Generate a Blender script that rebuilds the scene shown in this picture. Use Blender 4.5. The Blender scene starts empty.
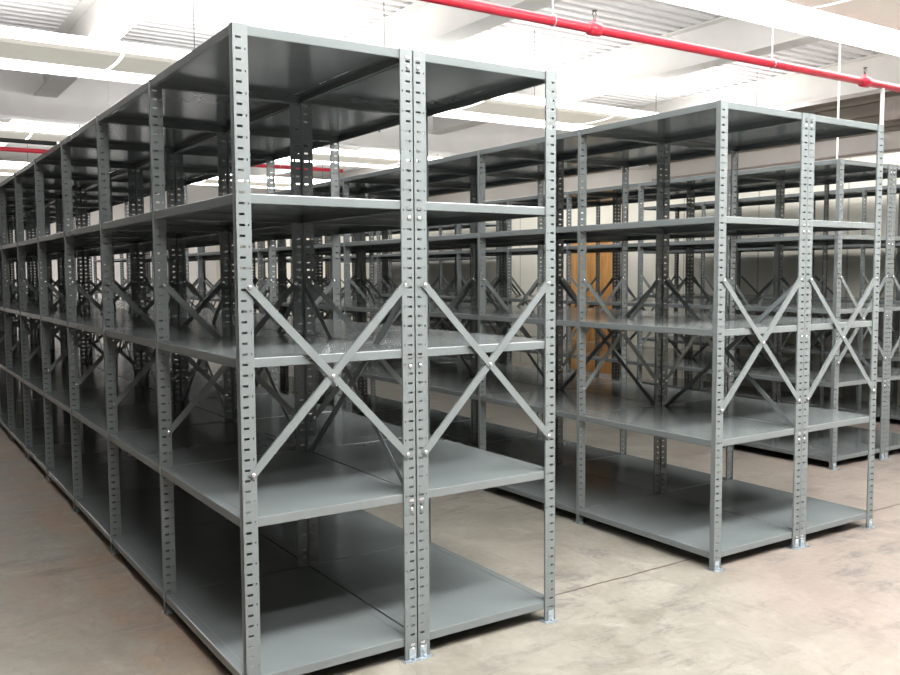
import bpy, math, random
from mathutils import Vector, Matrix
random.seed(7)
S = bpy.context.scene
COL = S.collection

# ------------------------------------------------------------------ camera, world, exposure
cam_d = bpy.data.cameras.new('camera'); cam = bpy.data.objects.new('camera', cam_d); COL.objects.link(cam)
F, CX, CY, CZ, YAW, PIT, ROL = 888.17, -1.0761, -2.9779, 1.546, 0.5813, 0.0720, -0.0057
d = Vector((math.sin(YAW)*math.cos(PIT), math.cos(YAW)*math.cos(PIT), -math.sin(PIT)))
r = Vector((math.cos(YAW), -math.sin(YAW), 0)); u = r.cross(d)
r2 = r*math.cos(ROL)+u*math.sin(ROL); u2 = -r*math.sin(ROL)+u*math.cos(ROL)
M = Matrix(((r2.x, u2.x, -d.x, CX), (r2.y, u2.y, -d.y, CY), (r2.z, u2.z, -d.z, CZ), (0, 0, 0, 1)))
cam.matrix_world = M
cam_d.sensor_fit = 'HORIZONTAL'; cam_d.sensor_width = 36; cam_d.lens = F/900*36
cam_d.clip_start = .05; cam_d.clip_end = 200
S.camera = cam
W = bpy.data.worlds.new('world'); S.world = W; W.use_nodes = True
W.node_tree.nodes['Background'].inputs[0].default_value = (.95, .97, 1, 1)
W.node_tree.nodes['Background'].inputs[1].default_value = .05
S.view_settings.view_transform = 'Standard'; S.view_settings.look = 'None'
S.view_settings.gamma = 1; S.view_settings.use_curve_mapping = False
S.view_settings.exposure = 0.05
LAMP = 9.5            # radiance of the luminaires' lenses
KEY = 46.0            # unseen luminaire row above the camera, placed and boosted as key light
S.cycles.max_bounces = 7; S.cycles.diffuse_bounces = 2; S.cycles.glossy_bounces = 4
S.cycles.transparent_max_bounces = 12
S.cycles.caustics_reflective = False; S.cycles.caustics_refractive = False

# ------------------------------------------------------------------ materials
def nt(name):
    m = bpy.data.materials.new(name); m.use_nodes = True
    t = m.node_tree; b = t.nodes['Principled BSDF']
    return m, t, b
def N(t, typ, **k):
    n = t.nodes.new(typ)
    for a, v in k.items():
        if a.startswith('i'): n.inputs[int(a[1:])].default_value = v
        else: setattr(n, a, v)
    return n
def L(t, a, b): t.links.new(a, b)
def mth(t, op, a, b=None, c=None):
    n = t.nodes.new('ShaderNodeMath'); n.operation = op
    for i, v in enumerate((a, b, c)):
        if v is None: continue
        if isinstance(v, (int, float)): n.inputs[i].default_value = v
        else: t.links.new(v, n.inputs[i])
    return n.outputs[0]
def ramp(t, fac, stops):
    n = t.nodes.new('ShaderNodeValToRGB'); e = n.color_ramp.elements
    e[0].position, e[0].color = stops[0][0], (*stops[0][1], 1)
    e[1].position, e[1].color = stops[-1][0], (*stops[-1][1], 1)
    for p, c in stops[1:-1]:
        x = e.new(p); x.color = (*c, 1)
    t.links.new(fac, n.inputs[0]); return n.outputs[0]
def mix(t, fac, a, b, mode='MIX'):
    n = t.nodes.new('ShaderNodeMix'); n.data_type = 'RGBA'; n.blend_type = mode
    for i, v in ((0, fac), (6, a), (7, b)):
        if isinstance(v, (int, float)): n.inputs[i].default_value = v
        elif isinstance(v, tuple): n.inputs[i].default_value = (*v, 1)
        else: t.links.new(v, n.inputs[i])
    return n.outputs[2]
def noise(t, scale, detail=4, rough=.55, vec=None, dist=0):
    n = t.nodes.new('ShaderNodeTexNoise'); n.inputs['Scale'].default_value = scale
    n.inputs['Detail'].default_value = detail; n.inputs['Roughness'].default_value = rough
    n.inputs['Distortion'].default_value = dist
    if vec is not None: t.links.new(vec, n.inputs['Vector'])
    return n.outputs['Fac']

def simple(name, col, rough=.5, metal=0, var=.06, scale=8, spec=.5):
    m, t, b = nt(name)
    tc = N(t, 'ShaderNodeTexCoord')
    f = noise(t, scale, 3, .5, tc.outputs['Object'])
    lo = tuple(c*(1-var) for c in col); hi = tuple(min(1, c*(1+var)) for c in col)
    L(t, ramp(t, f, [(.3, lo), (.7, hi)]), b.inputs['Base Color'])
    b.inputs['Roughness'].default_value = rough; b.inputs['Metallic'].default_value = metal
    b.inputs['Specular IOR Level'].default_value = spec
    return m

PAINT = (.172, .194, .196)
m_post = simple('grey_post_paint', PAINT, .38, 0, .04, 5)
m_bolt = simple('zinc_plated_bolt', (.80, .82, .85), .25, .9, .05, 40)
m_zinc = simple('galvanised_foot', (.55, .62, .68), .38, .8, .25, 60)
m_white = simple('white_paint_steel', (.90, .88, .86), .5, 0, .03, 3)
m_beige = simple('luminaire_housing', (.86, .82, .74), .6, 0, .04, 2)
m_beige.node_tree.nodes['Principled BSDF'].inputs['Emission Color'].default_value = (.95, .88, .76, 1)
m_beige.node_tree.nodes['Principled BSDF'].inputs['Emission Strength'].default_value = .32   # added glow on the opaque housing, lightens its underside
m_red = simple('red_sprinkler_paint', (.62, .025, .05), .35, 0, .1, 6)
m_brass = simple('dark_brass', (.10, .09, .07), .4, .7, .1, 30)
m_black = simple('black_cable', (.02, .02, .02), .5, 0, .1, 10)
m_deck = simple('white_deck_paint', (.88, .865, .865), .55, 0, .04, 1.5)
m_girder = simple('white_girder_paint', (.86, .84, .81), .55, 0, .05, 1.5)
m_brown = simple('shade_brown_steel', (.20, .17, .14), .6, 0, .12, 2)  # brown stands in for shade on the wall top
m_box = simple('junction_box_grey', (.42, .36, .34), .6, 0, .1, 8)

# shelf paint with the row of small punched holes along both long edges
D, LB, H = .7167, 1.0467, 2.4
def shelf_mat():
    m, t, b = nt('grey_shelf_paint')
    tc = N(t, 'ShaderNodeTexCoord'); sp = N(t, 'ShaderNodeSeparateXYZ'); L(t, tc.outputs['Object'], sp.inputs[0])
    f = noise(t, 2.5, 4, .6, tc.outputs['Object']); f2 = noise(t, 40, 2, .5, tc.outputs['Object'])
    c = ramp(t, f, [(.3, tuple(x*.93 for x in PAINT)), (.7, tuple(x*1.05 for x in PAINT))])
    L(t, c, b.inputs['Base Color'])
    r_ = mth(t, 'ADD', mth(t, 'MULTIPLY', f2, .05), .14); L(t, r_, b.inputs['Roughness'])
    b.inputs['Specular IOR Level'].default_value = .6
    bp = N(t, 'ShaderNodeBump'); bp.inputs['Strength'].default_value = .04; bp.inputs['Distance'].default_value = .01
    f3 = noise(t, 3.0, 1, .4, tc.outputs['Object']); L(t, f3, bp.inputs['Height']); L(t, bp.outputs[0], b.inputs['Normal'])
    dx = mth(t, 'SUBTRACT', mth(t, 'ABSOLUTE', sp.outputs[0]), D/2-.045)
    dy = mth(t, 'SUBTRACT', mth(t, 'PINGPONG', sp.outputs[1], .015), .0075)
    r2_ = mth(t, 'ADD', mth(t, 'MULTIPLY', dx, dx), mth(t, 'MULTIPLY', dy, dy))
    hole = mth(t, 'LESS_THAN', r2_, .0034**2)
    flat = mth(t, 'GREATER_THAN', sp.outputs[2], -.004)
    hole = mth(t, 'MULTIPLY', hole, flat)
    tr = N(t, 'ShaderNodeBsdfTransparent'); mx = N(t, 'ShaderNodeMixShader')
    L(t, hole, mx.inputs[0]); L(t, b.outputs[0], mx.inputs[1]); L(t, tr.outputs[0], mx.inputs[2])
    L(t, mx.outputs[0], t.nodes['Material Output'].inputs[0])
    return m
m_shelf = shelf_mat()

def lens_mat():
    m, t, b = nt('luminous_lens')
    e = N(t, 'ShaderNodeEmission'); e.inputs[0].default_value = (1, .985, .965, 1); e.inputs[1].default_value = LAMP
    L(t, e.outputs[0], t.nodes['Material Output'].inputs[0]); return m
m_lens = lens_mat()
m_key = lens_mat(); m_key.name = 'boosted_key_lens'; m_key.node_tree.nodes['Emission'].inputs[1].default_value = KEY  # lens of the unseen row, overbright for key light
m_up = lens_mat(); m_up.name = 'uplight_slot'; m_up.node_tree.nodes['Emission'].inputs[1].default_value = 6.5

def floor_mat():
    m, t, b = nt('old_concrete_floor')
    tc = N(t, 'ShaderNodeTexCoord'); P = tc.outputs['Object']
    sp = N(t, 'ShaderNodeSeparateXYZ'); L(t, P, sp.inputs[0])
    big = noise(t, .55, 5, .6, P, .6); mid = noise(t, 2.6, 6, .65, P, .8); fine = noise(t, 26, 4, .6, P)
    c = ramp(t, mid, [(.30, (.16, .147, .122)), (.48, (.232, .217, .183)), (.68, (.30, .283, .245))])
    # orange-pink worn sealer, strongest in the left aisle
    left = mth(t, 'SUBTRACT', .85, mth(t, 'MULTIPLY', sp.outputs[0], .75)); left = mth(t, 'MINIMUM', mth(t, 'MAXIMUM', left, .0), 1.0)
    pink = ramp(t, noise(t, 1.1, 5, .6, P, 1.0), [(.40, (0, 0, 0)), (.66, (1, 1, 1))])
    c = mix(t, mth(t, 'MULTIPLY', pink, mth(t, 'MULTIPLY', left, .55)), c, (.31, .185, .13))
    band = mth(t, 'MULTIPLY', mth(t, 'LESS_THAN', mth(t, 'ABSOLUTE', mth(t, 'ADD', mth(t, 'ADD', sp.outputs[0], .14), mth(t, 'MULTIPLY', mid, -.12))), .13), ramp(t, noise(t, 2.3, 4, .6, P), [(.40, (0, 0, 0)), (.62, (1, 1, 1))]))
    c = mix(t, mth(t, 'MULTIPLY', band, .45), c, (.36, .17, .085))
    # pinkish slab towards the bottom right
    rp = ramp(t, mth(t, 'ADD', mth(t, 'MULTIPLY', sp.outputs[0], .13), mth(t, 'ADD', mth(t, 'MULTIPLY', sp.outputs[1], -.12), mth(t, 'MULTIPLY', big, .5))), [(.56, (0, 0, 0)), (.72, (1, 1, 1))])
    c = mix(t, mth(t, 'MULTIPLY', rp, .55), c, (.30, .225, .205))
    # dark rubber scuffs and dents
    mp = N(t, 'ShaderNodeMapping'); mp.inputs['Scale'].default_value = (1.5, 4.2, 1); mp.inputs['Rotation'].default_value = (0, 0, .35); L(t, P, mp.inputs[0])
    sc = ramp(t, noise(t, 1.7, 9, .74, mp.outputs[0], .4), [(.52, (0, 0, 0)), (.62, (1, 1, 1))])
    patch = ramp(t, noise(t, .9, 3, .5, P, .3), [(.44, (.15, .15, .15)), (.60, (1, 1, 1))])
    c = mix(t, mth(t, 'MULTIPLY', mth(t, 'MULTIPLY', sc, patch), .68), c, (.085, .085, .09))
    mp2 = N(t, 'ShaderNodeMapping'); mp2.inputs['Scale'].default_value = (4, 1.4, 1); mp2.inputs['Location'].default_value = (3, 7, 0); mp2.inputs['Rotation'].default_value = (0, 0, -.5); L(t, P, mp2.inputs[0])
    sc2 = ramp(t, noise(t, 1.9, 9, .78, mp2.outputs[0], 1.2), [(.54, (0, 0, 0)), (.60, (1, 1, 1))])
    c = mix(t, mth(t, 'MULTIPLY', sc2, .32), c, (.12, .11, .105))
    lt = ramp(t, noise(t, 5.5, 7, .7, P, .6), [(.55, (0, 0, 0)), (.70, (1, 1, 1))])
    c = mix(t, mth(t, 'MULTIPLY', lt, .45), c, (.40, .375, .33))
    vo = N(t, 'ShaderNodeTexVoronoi'); vo.inputs['Scale'].default_value = 1.3; L(t, P, vo.inputs['Vector'])
    spot = ramp(t, mth(t, 'ADD', vo.outputs['Distance'], mth(t, 'MULTIPLY', fine, .35)), [(.24, (1, 1, 1)), (.30, (0, 0, 0))])
    c = mix(t, mth(t, 'MULTIPLY', spot, .5), c, (.13, .12, .125))
    c = mix(t, .22, c, ramp(t, fine, [(.3, (.17, .15, .125)), (.7, (.31, .29, .25))]))
    # saw-cut joints
    def line(coord, pos, w):
        return mth(t, 'LESS_THAN', mth(t, 'ABSOLUTE', mth(t, 'SUBTRACT', coord, pos)), w)
    wob = mth(t, 'ADD', sp.outputs[1], mth(t, 'MULTIPLY', noise(t, 6, 2, .5, P), .025))
    jl = mth(t, 'MAXIMUM', line(wob, .25, .0075), line(wob, 6.3, .0075))
    wobx = mth(t, 'ADD', sp.outputs[0], mth(t, 'MULTIPLY', noise(t, 6, 2, .5, P), .025))
    jl = mth(t, 'MAXIMUM', jl, line(wobx, -2.3, .006))
    c = mix(t, mth(t, 'MULTIPLY', jl, .85), c, (.085, .055, .045))
    L(t, c, b.inputs['Base Color'])
    L(t, ramp(t, mid, [(.3, (.42, .42, .42)), (.7, (.62, .62, .62))]), b.inputs['Roughness'])
    bp = N(t, 'ShaderNodeBump'); bp.inputs['Strength'].default_value = .15; bp.inputs['Distance'].default_value = .01
    L(t, fine, bp.inputs['Height']); L(t, bp.outputs[0], b.inputs['Normal'])
    return m
m_floor = floor_mat()

def wall_mat(name, col, panel):
    m, t, b = nt(name)
    tc = N(t, 'ShaderNodeTexCoord'); sp = N(t, 'ShaderNodeSeparateXYZ'); L(t, tc.outputs['Object'], sp.inputs[0])
    f = noise(t, 1.2, 5, .6, tc.outputs['Object'])
    c = ramp(t, f, [(.3, tuple(x*.92 for x in col)), (.7, col)])
    if panel:
        k = mth(t, 'ABSOLUTE', mth(t, 'SUBTRACT', mth(t, 'MODULO', mth(t, 'ADD', sp.outputs[1], 50), panel), panel/2))
        c = mix(t, mth(t, 'MULTIPLY', mth(t, 'LESS_THAN', k, .012), .6), c, tuple(x*.45 for x in col))
    L(t, c, b.inputs['Base Color']); b.inputs['Roughness'].default_value = .7
    return m
m_wall = wall_mat('cream_wall', (.86, .83, .73), 1.22)
m_wall2 = wall_mat('white_wall', (.74, .71, .68), 0)
m_wall3 = wall_mat('grey_wall', (.30, .29, .28), 0)

def wood_mat():
    m, t, b = nt('honey_oak_veneer')
    tc = N(t, 'ShaderNodeTexCoord'); mp = N(t, 'ShaderNodeMapping'); mp.inputs['Scale'].default_value = (1, 9, .7); L(t, tc.outputs['Object'], mp.inputs[0])
    f = noise(t, 2.2, 6, .6, mp.outputs[0], 1.2)
    L(t, ramp(t, f, [(.25, (.42, .19, .055)), (.5, (.60, .31, .10)), (.75, (.72, .42, .17))]), b.inputs['Base Color'])
    b.inputs['Roughness'].default_value = .35; return m
m_wood = wood_mat()

# ------------------------------------------------------------------ mesh helpers
class MB:
    def __init__(s): s.v = []; s.f = []
    def box(s, a, b):
        n = len(s.v)
        for x in (a[0], b[0]):
            for y in (a[1], b[1]):
                for z in (a[2], b[2]): s.v.append((x, y, z))
        for q in ((0, 1, 3, 2), (4, 6, 7, 5), (0, 4, 5, 1), (2, 3, 7, 6), (0, 2, 6, 4), (1, 5, 7, 3)):
            s.f.append(tuple(n+i for i in q))
        return s
    def bar(s, a, b, w, t, axis):
        """flat bar from a to b, width w in the plane, thickness t along 'axis'"""
        a = Vector(a); b = Vector(b); dr = (b-a).normalized(); ax = Vector(axis); pe = dr.cross(ax).normalized()
        n = len(s.v)
        for p in (a, b):
            for i, j in ((-1, -1), (1, -1), (1, 1), (-1, 1)): s.v.append(tuple(p+pe*(w/2*i)+ax*(t/2*j)))
        s.f += [(n, n+1, n+2, n+3), (n+7, n+6, n+5, n+4)]
        for i in range(4): s.f.append((n+i, n+4+i, n+4+(i+1) % 4, n+(i+1) % 4))
        return s
    def tube(s, pts, rad, seg=10, cap=True):
        pts = [Vector(p) for p in pts]; n0 = len(s.v)
        rads = rad if isinstance(rad, (list, tuple)) else [rad]*len(pts)
        for i, p in enumerate(pts):
            t = (pts[min(i+1, len(pts)-1)]-pts[max(i-1, 0)]).normalized()
            a = t.orthogonal().normalized() if i == 0 else (s._a-t*s._a.dot(t)).normalized()
            s._a = a; b = t.cross(a)
            for k in range(seg):
                an = 2*math.pi*k/seg; s.v.append(tuple(p+(a*math.cos(an)+b*math.sin(an))*rads[i]))
        for i in range(len(pts)-1):
            for k in range(seg):
                a0 = n0+i*seg+k; a1 = n0+i*seg+(k+1) % seg
                s.f.append((a0, a1, a1+seg, a0+seg))
        if cap:
            s.f.append(tuple(n0+k for k in reversed(range(seg)))); s.f.append(tuple(n0+(len(pts)-1)*seg+k for k in range(seg)))
        return s
    def mesh(s, name, mat, smooth=False):
        me = bpy.data.meshes.new(name); me.from_pydata(s.v, [], s.f)
        me.materials.append(mat); me.validate()
        import bmesh
        b = bmesh.new(); b.from_mesh(me); bmesh.ops.recalc_face_normals(b, faces=b.faces); b.to_mesh(me); b.free()
        if smooth: me.shade_smooth()
        return me
def obj(name, me, parent=None, loc=(0, 0, 0), rotz=0):
    o = bpy.data.objects.new(name, me); COL.objects.link(o); o.location = loc; o.rotation_euler = (0, 0, rotz)
    if parent: o.parent = parent
    return o
def struct(name, me, loc=(0, 0, 0)):
    o = obj(name, me, None, loc); o['kind'] = 'structure'; return o
def tag(o, label, cat, group=None):
    o['label'] = label; o['category'] = cat
    if group: o['group'] = group
    return o

# ------------------------------------------------------------------ room shell
XL, XR, YF, YB, ZD = -6.0, 14.5, -12.0, 25.0, 4.83
struct('floor', MB().box((XL, YF, -.12), (XR, YB, 0)).mesh('floor', m_floor))
# ribbed steel deck: trapezoid flutes running along X
mb = MB(); pit = .20; n = int((YB-YF)/pit); prof = []
for i in range(n+1):
    y = YF+i*pit
    prof += [(y, ZD), (y+.095, ZD), (y+.115, ZD+.06), (y+.18, ZD+.06)]
for i, (y, z) in enumerate(prof):
    mb.v += [(XL, y, z), (XR, y, z)]
    if i: mb.f.append((2*i-2, 2*i-1, 2*i+1, 2*i))
k = len(mb.v); mb.v += [(XL, YF, ZD+.2), (XR, YF, ZD+.2), (XR, YB+.2, ZD+.2), (XL, YB+.2, ZD+.2)]; mb.f.append((k, k+3, k+2, k+1))
struct('ceiling', mb.mesh('ceiling', m_deck))
struct('wall_left', MB().box((XL-.15, YF, 0), (XL, YB, 5.05)).mesh('wall_left', m_wall3))
struct('wall_back', MB().box((XL, YB, 0), (XR, YB+.15, 5.05)).mesh('wall_back', m_wall2))
struct('wall_front', MB().box((XL, YF-.15, 0), (XR, YF, 5.05)).mesh('wall_front', m_wall3))
struct('wall_right', MB().box((XR, YF, 0), (XR+.15, YB, 5.05)).mesh('wall_right', m_wall2))
XP = 8.36
struct('wall_partition', MB().box((XP, YF, 0), (XP+.12, 6.75, 2.83)).box((XP, 8.0, 0), (XP+.12, YB, 2.83)).box((XP, 6.75, 2.16), (XP+.12, 8.0, 2.83)).mesh('wall_partition', m_wall))
# steel channels high on the right wall, shade above the lamps painted brown
mb = MB().box((XR-.06, YF, 4.05), (XR, YB, ZD))
for z in (4.12, 4.36, 4.60): mb.box((XR-.16, YF, z), (XR-.06, YB, z+.07))
struct('trim_1', mb.mesh('trim_upper_channels', m_brown))
# roof beams along Y and a girder across
def ibeam(x, name):
    mb = MB()
    mb.box((x-.16, YF, 4.30), (x+.16, YB, 4.325)).box((x-.15, YF, ZD-.02), (x+.15, YB, ZD)).box((x-.012, YF, 4.325), (x+.012, YB, ZD-.02))
    struct(name, mb.mesh(name, m_girder))
for i, x in enumerate((-5.7, -2.16, 1.38, 4.80, 8.46, 12.05)): ibeam(x, 'trim_%d' % (i+2))
struct('trim_8', MB().box((XL, 12.1, 3.97), (XR, 12.4, ZD)).mesh('girder', m_white))

# door in the partition
dr = struct('door_1', MB().box((XP-.03, 6.83, .01), (XP+.03, 7.36, 2.1)).box((XP-.03, 7.37, .01), (XP+.03, 7.92, 2.1)).mesh('door_leaves', m_wood))
obj('door_frame', MB().box((XP-.05, 6.74, 0), (XP+.13, 6.82, 2.17)).box((XP-.05, 7.93, 0), (XP+.13, 8.01, 2.17)).box((XP-.05, 6.82, 2.11), (XP+.13, 7.93, 2.17)).mesh('door_frame', m_white), dr)
obj('handle', MB().tube([(XP-.03, 7.30, 1.0), (XP-.08, 7.30, 1.0), (XP-.08, 7.18, 1.0)], .01).mesh('door_handle', m_bolt), dr)

# ------------------------------------------------------------------ shelving prototypes (meshes shared by every copy)
TH = .002; WX = .056; PITCH = .0375
def plate(mb, xs, zs, absent, y0, y1, fx=1, ox=0):
    """perforated plate in the XZ plane between y0 and y1; absent(i,j) marks the holes"""
    idx = {}
    def V(i, j, y):
        k = (i, j, y)
        if k not in idx: idx[k] = len(mb.v); mb.v.append((ox+fx*xs[i], y, zs[j]))
        return idx[k]
    nx, nz = len(xs)-1, len(zs)-1
    pres = [[not absent(i, j) for j in range(nz)] for i in range(nx)]
    g = lambda i, j: 0 <= i < nx and 0 <= j < nz and pres[i][j]
    for i in range(nx):
        for j in range(nz):
            if not pres[i][j]: continue
            a, b, c, e = (i, j), (i+1, j), (i+1, j+1), (i, j+1)
            for y in (y0, y1): mb.f.append(tuple(V(*q, y) for q in (a, b, c, e)))
            if not g(i-1, j): mb.f.append((V(*a, y0), V(*e, y0), V(*e, y1), V(*a, y1)))
            if not g(i+1, j): mb.f.append((V(*b, y0), V(*c, y0), V(*c, y1), V(*b, y1)))
            if not g(i, j-1): mb.f.append((V(*a, y0), V(*b, y0), V(*b, y1), V(*a, y1)))
            if not g(i, j+1): mb.f.append((V(*e, y0), V(*c, y0), V(*c, y1), V(*e, y1)))
def post_mesh(kind, fx):
    """kind: near (end frame facing -Y), mid (T section), far (end frame facing +Y); fx = +1 flange runs to +X"""
    mb = MB()
    xs = [0, .012, .032, .044, .0485, WX]
    zs = [0.0]; n = 63
    for k in range(n):
        zc = .03+k*PITCH; zs += [zc-.0042, zc+.0042]
    zs.append(H)
    def absent(i, j):
        if j % 2 == 0: return False
        k = (j-1)//2
        return i == 1 or (i == 3 and k % 2 == 1)
    plate(mb, xs, zs, absent, 0, TH, fx)
    yr = {'near': (0, .028), 'mid': (-.0065, .0165), 'far': (TH-.028, TH)}[kind]
    mb.box((0 if fx > 0 else -TH, yr[0], 0), (TH if fx > 0 else 0, yr[1], H))
    # stiffening lip on the inner edge
    ly = (TH, .009) if kind != 'far' else (-.007, 0)
    a, b = fx*(WX-TH), fx*WX
    mb.box((min(a, b), ly[0], 0), (max(a, b), ly[1], H))
    return mb.mesh('post_'+kind, m_post)
posts = {(k, s): post_mesh(k, s) for k in ('near', 'mid', 'far') for s in (1, -1)}
def foot_mesh(fx, kind):
    mb = MB(); y0, y1 = (-.022, .05) if kind == 'near' else (-.0065, .045)
    x0, x1 = sorted((0, fx*.066))
    mb.box((x0, y0, 0), (x1, y1, .004))
    a, b = sorted((fx*.010, fx*.040))
    mb.box((a, -.004, .004), (b, -.0005, .05))
    mb.tube([(fx*.026, -.012, .004), (fx*.026, -.012, .014)], .006, 6)
    mb.tube([(fx*.026, -.009, .030), (fx*.026, -.0005, .030)], .006, 6)
    return mb.mesh('foot_plate', m_zinc)
feet = {(s, k): foot_mesh(s, k) for s in (1, -1) for k in ('near', 'mid')}
SH = (.095, .680, 1.252, 1.828, 2.4)
ST, FL = .0012, .035
def shelf_mesh():
    hx, hy, c = D/2-.0035, LB/2-.007, .0035
    mb = MB()
    def ring(x, y, z):
        n = len(mb.v); mb.v += [(-x, -y, z), (x, -y, z), (x, y, z), (-x, y, z)]; return n
    prof = [(c, 0), (c*.3, -c*.3), (0, -c), (0, -FL+.002), (.002, -FL), (.014, -FL), (.014, -FL+ST), (.003, -FL+ST), (ST, -FL+.003), (ST, -c), (c, -ST)]
    rs = [ring(hx-i, hy-i, z) for i, z in prof]
    mb.f.append(tuple(rs[0]+k for k in range(4)))
    for a, b in zip(rs, rs[1:]):
        for k in range(4): mb.f.append((a+k, b+k, b+(k+1) % 4, a+(k+1) % 4))
    mb.f.append(tuple(rs[-1]+k for k in reversed(range(4))))
    return mb.mesh('shelf', m_shelf)
me_shelf = shelf_mesh()
# diagonal braces; frame braces in the XZ plane, back braces in the YZ plane
BZ0, BZ1 = .838, 1.502
def frame_brace(up, y, lip=True):
    mb = MB(); a = (-D/2+.043, y, BZ1 if up else BZ0); b = (D/2-.043, y, BZ0 if up else BZ1)
    dr = (Vector(b)-Vector(a)).normalized()*.012
    mb.bar(Vector(a)-dr, Vector(b)+dr, .028, .0025 if lip else .0018, (0, 1, 0))
    pe = dr.normalized().cross(Vector((0, 1, 0)))*.0135
    if lip: mb.bar(Vector(a)+pe+Vector((0, .005, 0)), Vector(b)+pe+Vector((0, .005, 0)), .0025, .010, (0, 1, 0))
    return mb.mesh('brace', m_post)
me_fb = [frame_brace(True, -.0065), frame_brace(False, -.0025)]
me_fm = [frame_brace(True, -.0044, False), frame_brace(False, -.0018, False)]
def back_brace(up, x):
    a = (x, .03, 1.49 if up else .66); b = (x, LB-.03, .66 if up else 1.49)
    mb = MB().bar(a, b, .026, .0025, (1, 0, 0))
    dr = (Vector(b)-Vector(a)).normalized(); pe = dr.cross(Vector((1, 0, 0)))*.0125
    mb.bar(Vector(a)+pe+Vector((.004, 0, 0)), Vector(b)+pe+Vector((.004, 0, 0)), .0025, .009, (1, 0, 0))
    return mb.mesh('back_brace', m_post)
me_bb = [back_brace(True, -.008), back_brace(False, -.012)]
me_bolt = MB().tube([(0, 0, 0), (0, -.0025, 0), (0, -.0055, 0), (0, -.0065, 0)], [.0085, .0085, .006, .003], 10).mesh('bolt', m_bolt, True)
me_rivet = MB().tube([(0, 0, 0), (0, -.0006, 0), (0, -.0012, 0)], [.0085, .0085, .005], 10).mesh('rivet', m_bolt, True)
me_clip = MB().box((-.0105, -.0015, -.005), (.0105, .001, .005)).box((-.0105, -.003, -.005), (.0105, -.0015, -.003)).mesh('clip', m_bolt)

ORD = ['first', 'second', 'third', 'fourth', 'fifth', 'sixth', 'seventh', 'eighth', 'ninth', 'tenth', 'eleventh', 'twelfth', 'thirteenth', 'fourteenth', 'fifteenth']
def bay(x, y, k, n, side, label, group, back, detail):
    """one shelving bay; side 'L'/'R' of the back-to-back run"""
    root = bpy.data.objects.new('shelving_bay', None); COL.objects.link(root); root.location = (x, y, 0); root.empty_display_size = .2
    tag(root, label, 'shelving', group)
    for z in SH: obj('shelf', me_shelf, root, (D/2, LB/2, z))
    ends = [(0, 'near' if k == 0 else 'mid')]
    if k == n-1: ends.append((LB, 'far'))
    for yy, kind in ends:
        for s, px in ((1, .0008), (-1, D-.0008)):
            p = obj('post', posts[(kind, s)], root, (px, yy, 0))
            obj('foot_plate', feet[(s, 'near' if kind == 'near' else 'mid')], p)
            if kind == 'near' and detail and ((side == 'L') == (s == -1)):
                for zt in SH:
                    obj('bolt', me_bolt, p, (s*.022, 0, zt-.066 if zt > .2 else zt-.05))
                    obj('shelf_clip', me_clip, p, (s*.022, 0, zt-.030))
        for i in (0, 1):
            br = obj('brace', (me_fb if kind == 'near' else me_fm)[i], root, (D/2, yy if kind != 'far' else yy-.0005, 0))
            if k < 7:
                z0, z1 = (BZ1, BZ0) if i == 0 else (BZ0, BZ1)
                yb = (-.0078 if i == 0 else -.0038) if kind == 'near' else (-.0053 if i == 0 else -.0027)
                mbt = me_bolt if kind == 'near' else me_rivet
                obj('bolt', mbt, br, (-D/2+.043, yb, z0)); obj('bolt', mbt, br, (D/2-.043, yb, z1))
                if i == 0: obj('bolt', mbt, br, (0, yb, (z0+z1)/2))
    if back:
        for i in (0, 1): obj('back_brace', me_bb[i], root, (D, 0, 0))
    return root

RUNS = [('nearest and leftmost double run', 0.0, 0.0, 14, 2),
        ('middle double run', 2.5261, .0357, 14, 2),
        ('third double run on the right', 5.16, 1.099, 13, 2),
        ('single run against the wall', 7.50, .26, 5, 1), ('far single run past the door', 7.50, 9.35, 5, 1)]
for ri, (rn, x0, y0, n, sides) in enumerate(RUNS):
    for k in range(n):
        pos = 'end bay with the X-braced end frame' if k == 0 else 'far end bay' if k == n-1 else ORD[k]+' bay from the near end'
        if sides == 2:
            bay(x0, y0+k*LB, k, n, 'L', 'grey shelving, left-hand %s, %s' % (pos, rn), 'left-hand bays of the '+rn, True, True)
            bay(x0+D, y0+k*LB, k, n, 'R', 'grey shelving, right-hand %s, %s' % (pos, rn), 'right-hand bays of the '+rn, False, True)
        else:
            bay(x0, y0+k*LB, k, n, 'S', 'grey steel shelving, %s, %s' % (pos, rn), 'bays of the '+rn, True, False)

# ------------------------------------------------------------------ luminaires
ZL = 3.9; ML = 2.33
def housing_mesh(xa, xb, w, m):
    mb = MB(); n = 10
    for s in (0, 1):
        for i in range(n+1):
            y = -w+2*w*i/n; z = -.03-.045*math.sqrt(max(0, 1-(y/w)**2)) if 0 < i < n else -.02
            mb.v.append((xa+s*(xb-xa), y, z))
        mb.v += [(xa+s*(xb-xa), w, .05), (xa+s*(xb-xa), -w, .05)]
    q = n+3
    for i in range(q): mb.f.append((i, (i+1) % q, q+(i+1) % q, q+i))
    mb.f += [tuple(range(q)), tuple(range(q, 2*q))]
    return mb.mesh('housing', m)
me_hous = housing_mesh(.016, ML-.016, .46, m_beige)
me_gap = housing_mesh(-.0155, .0155, .455, m_lens)
def lens_mesh(y0, y1, m_lens=m_lens):
    me = MB().box((.004, y0, -.035), (ML-.004, y1, .03 if y0 < 0 else .22)).mesh('lens', m_lens); me.materials.append(m_up)  # far lens glows taller than it shows, added to brighten the girder
    for p in me.polygons:
        if p.normal.z > .5: p.material_index = 1
    return me
me_len = [lens_mesh(-.64, -.462), lens_mesh(.462, .97)]
me_key = [lens_mesh(-.64, -.462, m_key), lens_mesh(.462, .97, m_key)]
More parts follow.
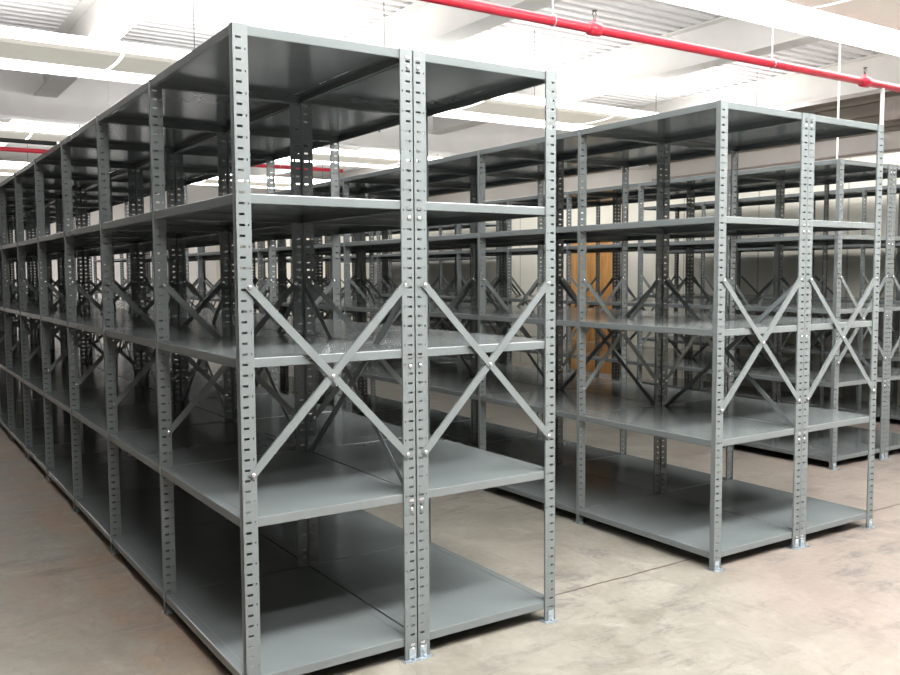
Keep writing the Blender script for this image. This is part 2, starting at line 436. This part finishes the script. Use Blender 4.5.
me_cab = MB().tube([(.70, -.60, .03), (.70, -.60, ZD-ZL)], .004, 6).mesh('suspension_cable', m_black)
me_lip = MB().box((0, .97, -.045), (ML, .98, -.02)).mesh('edge_lip', m_white)
rows_y = [('unseen key-light row above the camera', -2.7), ('nearest row', 1.55), ('second row back', 7.25), ('third row back', 13.35), ('farthest row', 18.9)]
for rn, ry in rows_y:
    for i in range(2, 5 if ry < -2 else 8):
        ml = me_key if ry < -2 else me_len
        x = 1.29+ML*(i-3)
        if x+ML > XR: continue
        root = bpy.data.objects.new('ceiling_light', None); COL.objects.link(root); root.location = (x, ry, ZL)
        tag(root, 'white suspended luminaire, %s from the left in the %s' % (ORD[i-2], rn), 'ceiling light', 'suspended luminaires')
        obj('housing', me_hous, root); obj('lit_joint', me_gap, root); obj('lens', ml[0], root); obj('lens', ml[1], root)
        obj('suspension_cable', me_cab, root); obj('edge_lip', me_lip, root)

# ------------------------------------------------------------------ sprinkler pipes
def ypipe(y, z, x0, x1, rad, label, heads, hang):
    root = bpy.data.objects.new('sprinkler_pipe', None); COL.objects.link(root); root.location = (x0, y, z)
    tag(root, label, 'pipe')
    obj('pipe', MB().tube([(0, 0, 0), (x1-x0, 0, 0)], rad, 16).mesh('pipe', m_red, True), root)
    for hx in heads:
        c = obj('coupling', MB().tube([(-.06, 0, 0), (-.05, 0, 0), (.05, 0, 0), (.06, 0, 0)], [rad+.004, rad+.016, rad+.016, rad+.004], 16).tube([(0, 0, rad*.6), (0, 0, rad+.03)], .018, 10).mesh('coupling', m_red, True), root, (hx-x0, 0, 0))
        mb = MB().tube([(0, 0, rad+.03), (0, 0, rad+.055)], .012, 8).tube([(0, 0, rad+.098), (0, 0, rad+.102)], .022, 10)
        mb.tube([(-.004, 0, rad+.05), (-.02, 0, rad+.075), (-.004, 0, rad+.098)], .004, 6).tube([(.004, 0, rad+.05), (.02, 0, rad+.075), (.004, 0, rad+.098)], .004, 6)
        obj('sprinkler_head', mb.mesh('sprinkler_head', m_brass), c)
    for hx in hang:
        ring = [(0, (rad+.005)*math.sin(a), (rad+.005)*math.cos(a)) for a in [math.pi*2*i/16 for i in range(17)]]
        obj('pipe_hanger', MB().tube(ring, .005, 6).tube([(0, 0, rad), (0, 0, ZD-z)], .0035, 6).mesh('pipe_hanger', m_bolt), root, (hx-x0, 0, 0))
    return root
ypipe(2.2, 3.4, -3.0, XR-.2, .036, 'red sprinkler pipe overhead, nearest, crossing above the double runs', (-.2, 3.66, 7.22, 11.0), (1.4, 3.25, 5.79, 9.6))
ypipe(11.6, 3.4, XL+.1, 6.2, .034, 'red sprinkler pipe far back, seen between the shelf tops on the left', (.6, 4.0), (-1.5, 2.2, 5.0))
tag(obj('conduit', MB().tube([(XL+.1, 11.4, 3.5), (1.4, 11.4, 3.5)], .035, 10).mesh('conduit', m_black, True)), 'black conduit just above the far red pipe at the left', 'conduit')
tag(obj('drop_pipe', MB().tube([(7.53, 2.2, 2.41), (7.53, 2.2, 3.37)], .02, 8).mesh('drop_pipe', m_white)), 'white vertical pipe dropping from the near red pipe at the far right', 'pipe')
tag(obj('hanger_rod', MB().tube([(8.42, 3.27, 2.83), (8.42, 3.27, 4.31)], .012, 8).mesh('hanger_rod', m_white)), 'thin white rod from the roof beam to the top of the cream partition', 'rod')
tag(obj('hanging_cable', MB().tube([(5.10, 8.39, ZD), (5.10, 8.39, 3.75), (5.17, 8.39, 3.72), (5.20, 8.39, 3.66), (5.20, 8.39, 3.58)], .012, 8).mesh('hanging_cable', m_black, True)), 'short dark cable tail hanging below the second light row', 'cable')
jb = tag(obj('junction_box', MB().box((XR-.34, 5.75, 4.20), (XR-.16, 6.15, 4.60)).mesh('junction_box', m_box)), 'grey junction box high on the brown-shaded steel band at the far right', 'junction box')
tag(obj('wall_cable', MB().tube([(XR-.03, 0, 3.72), (XR-.03, 3, 3.70), (XR-.03, 7, 3.72), (XR-.03, 12, 3.70)], .022, 8).mesh('wall_cable', m_box)), 'thin grey conduit along the bright right wall', 'conduit')
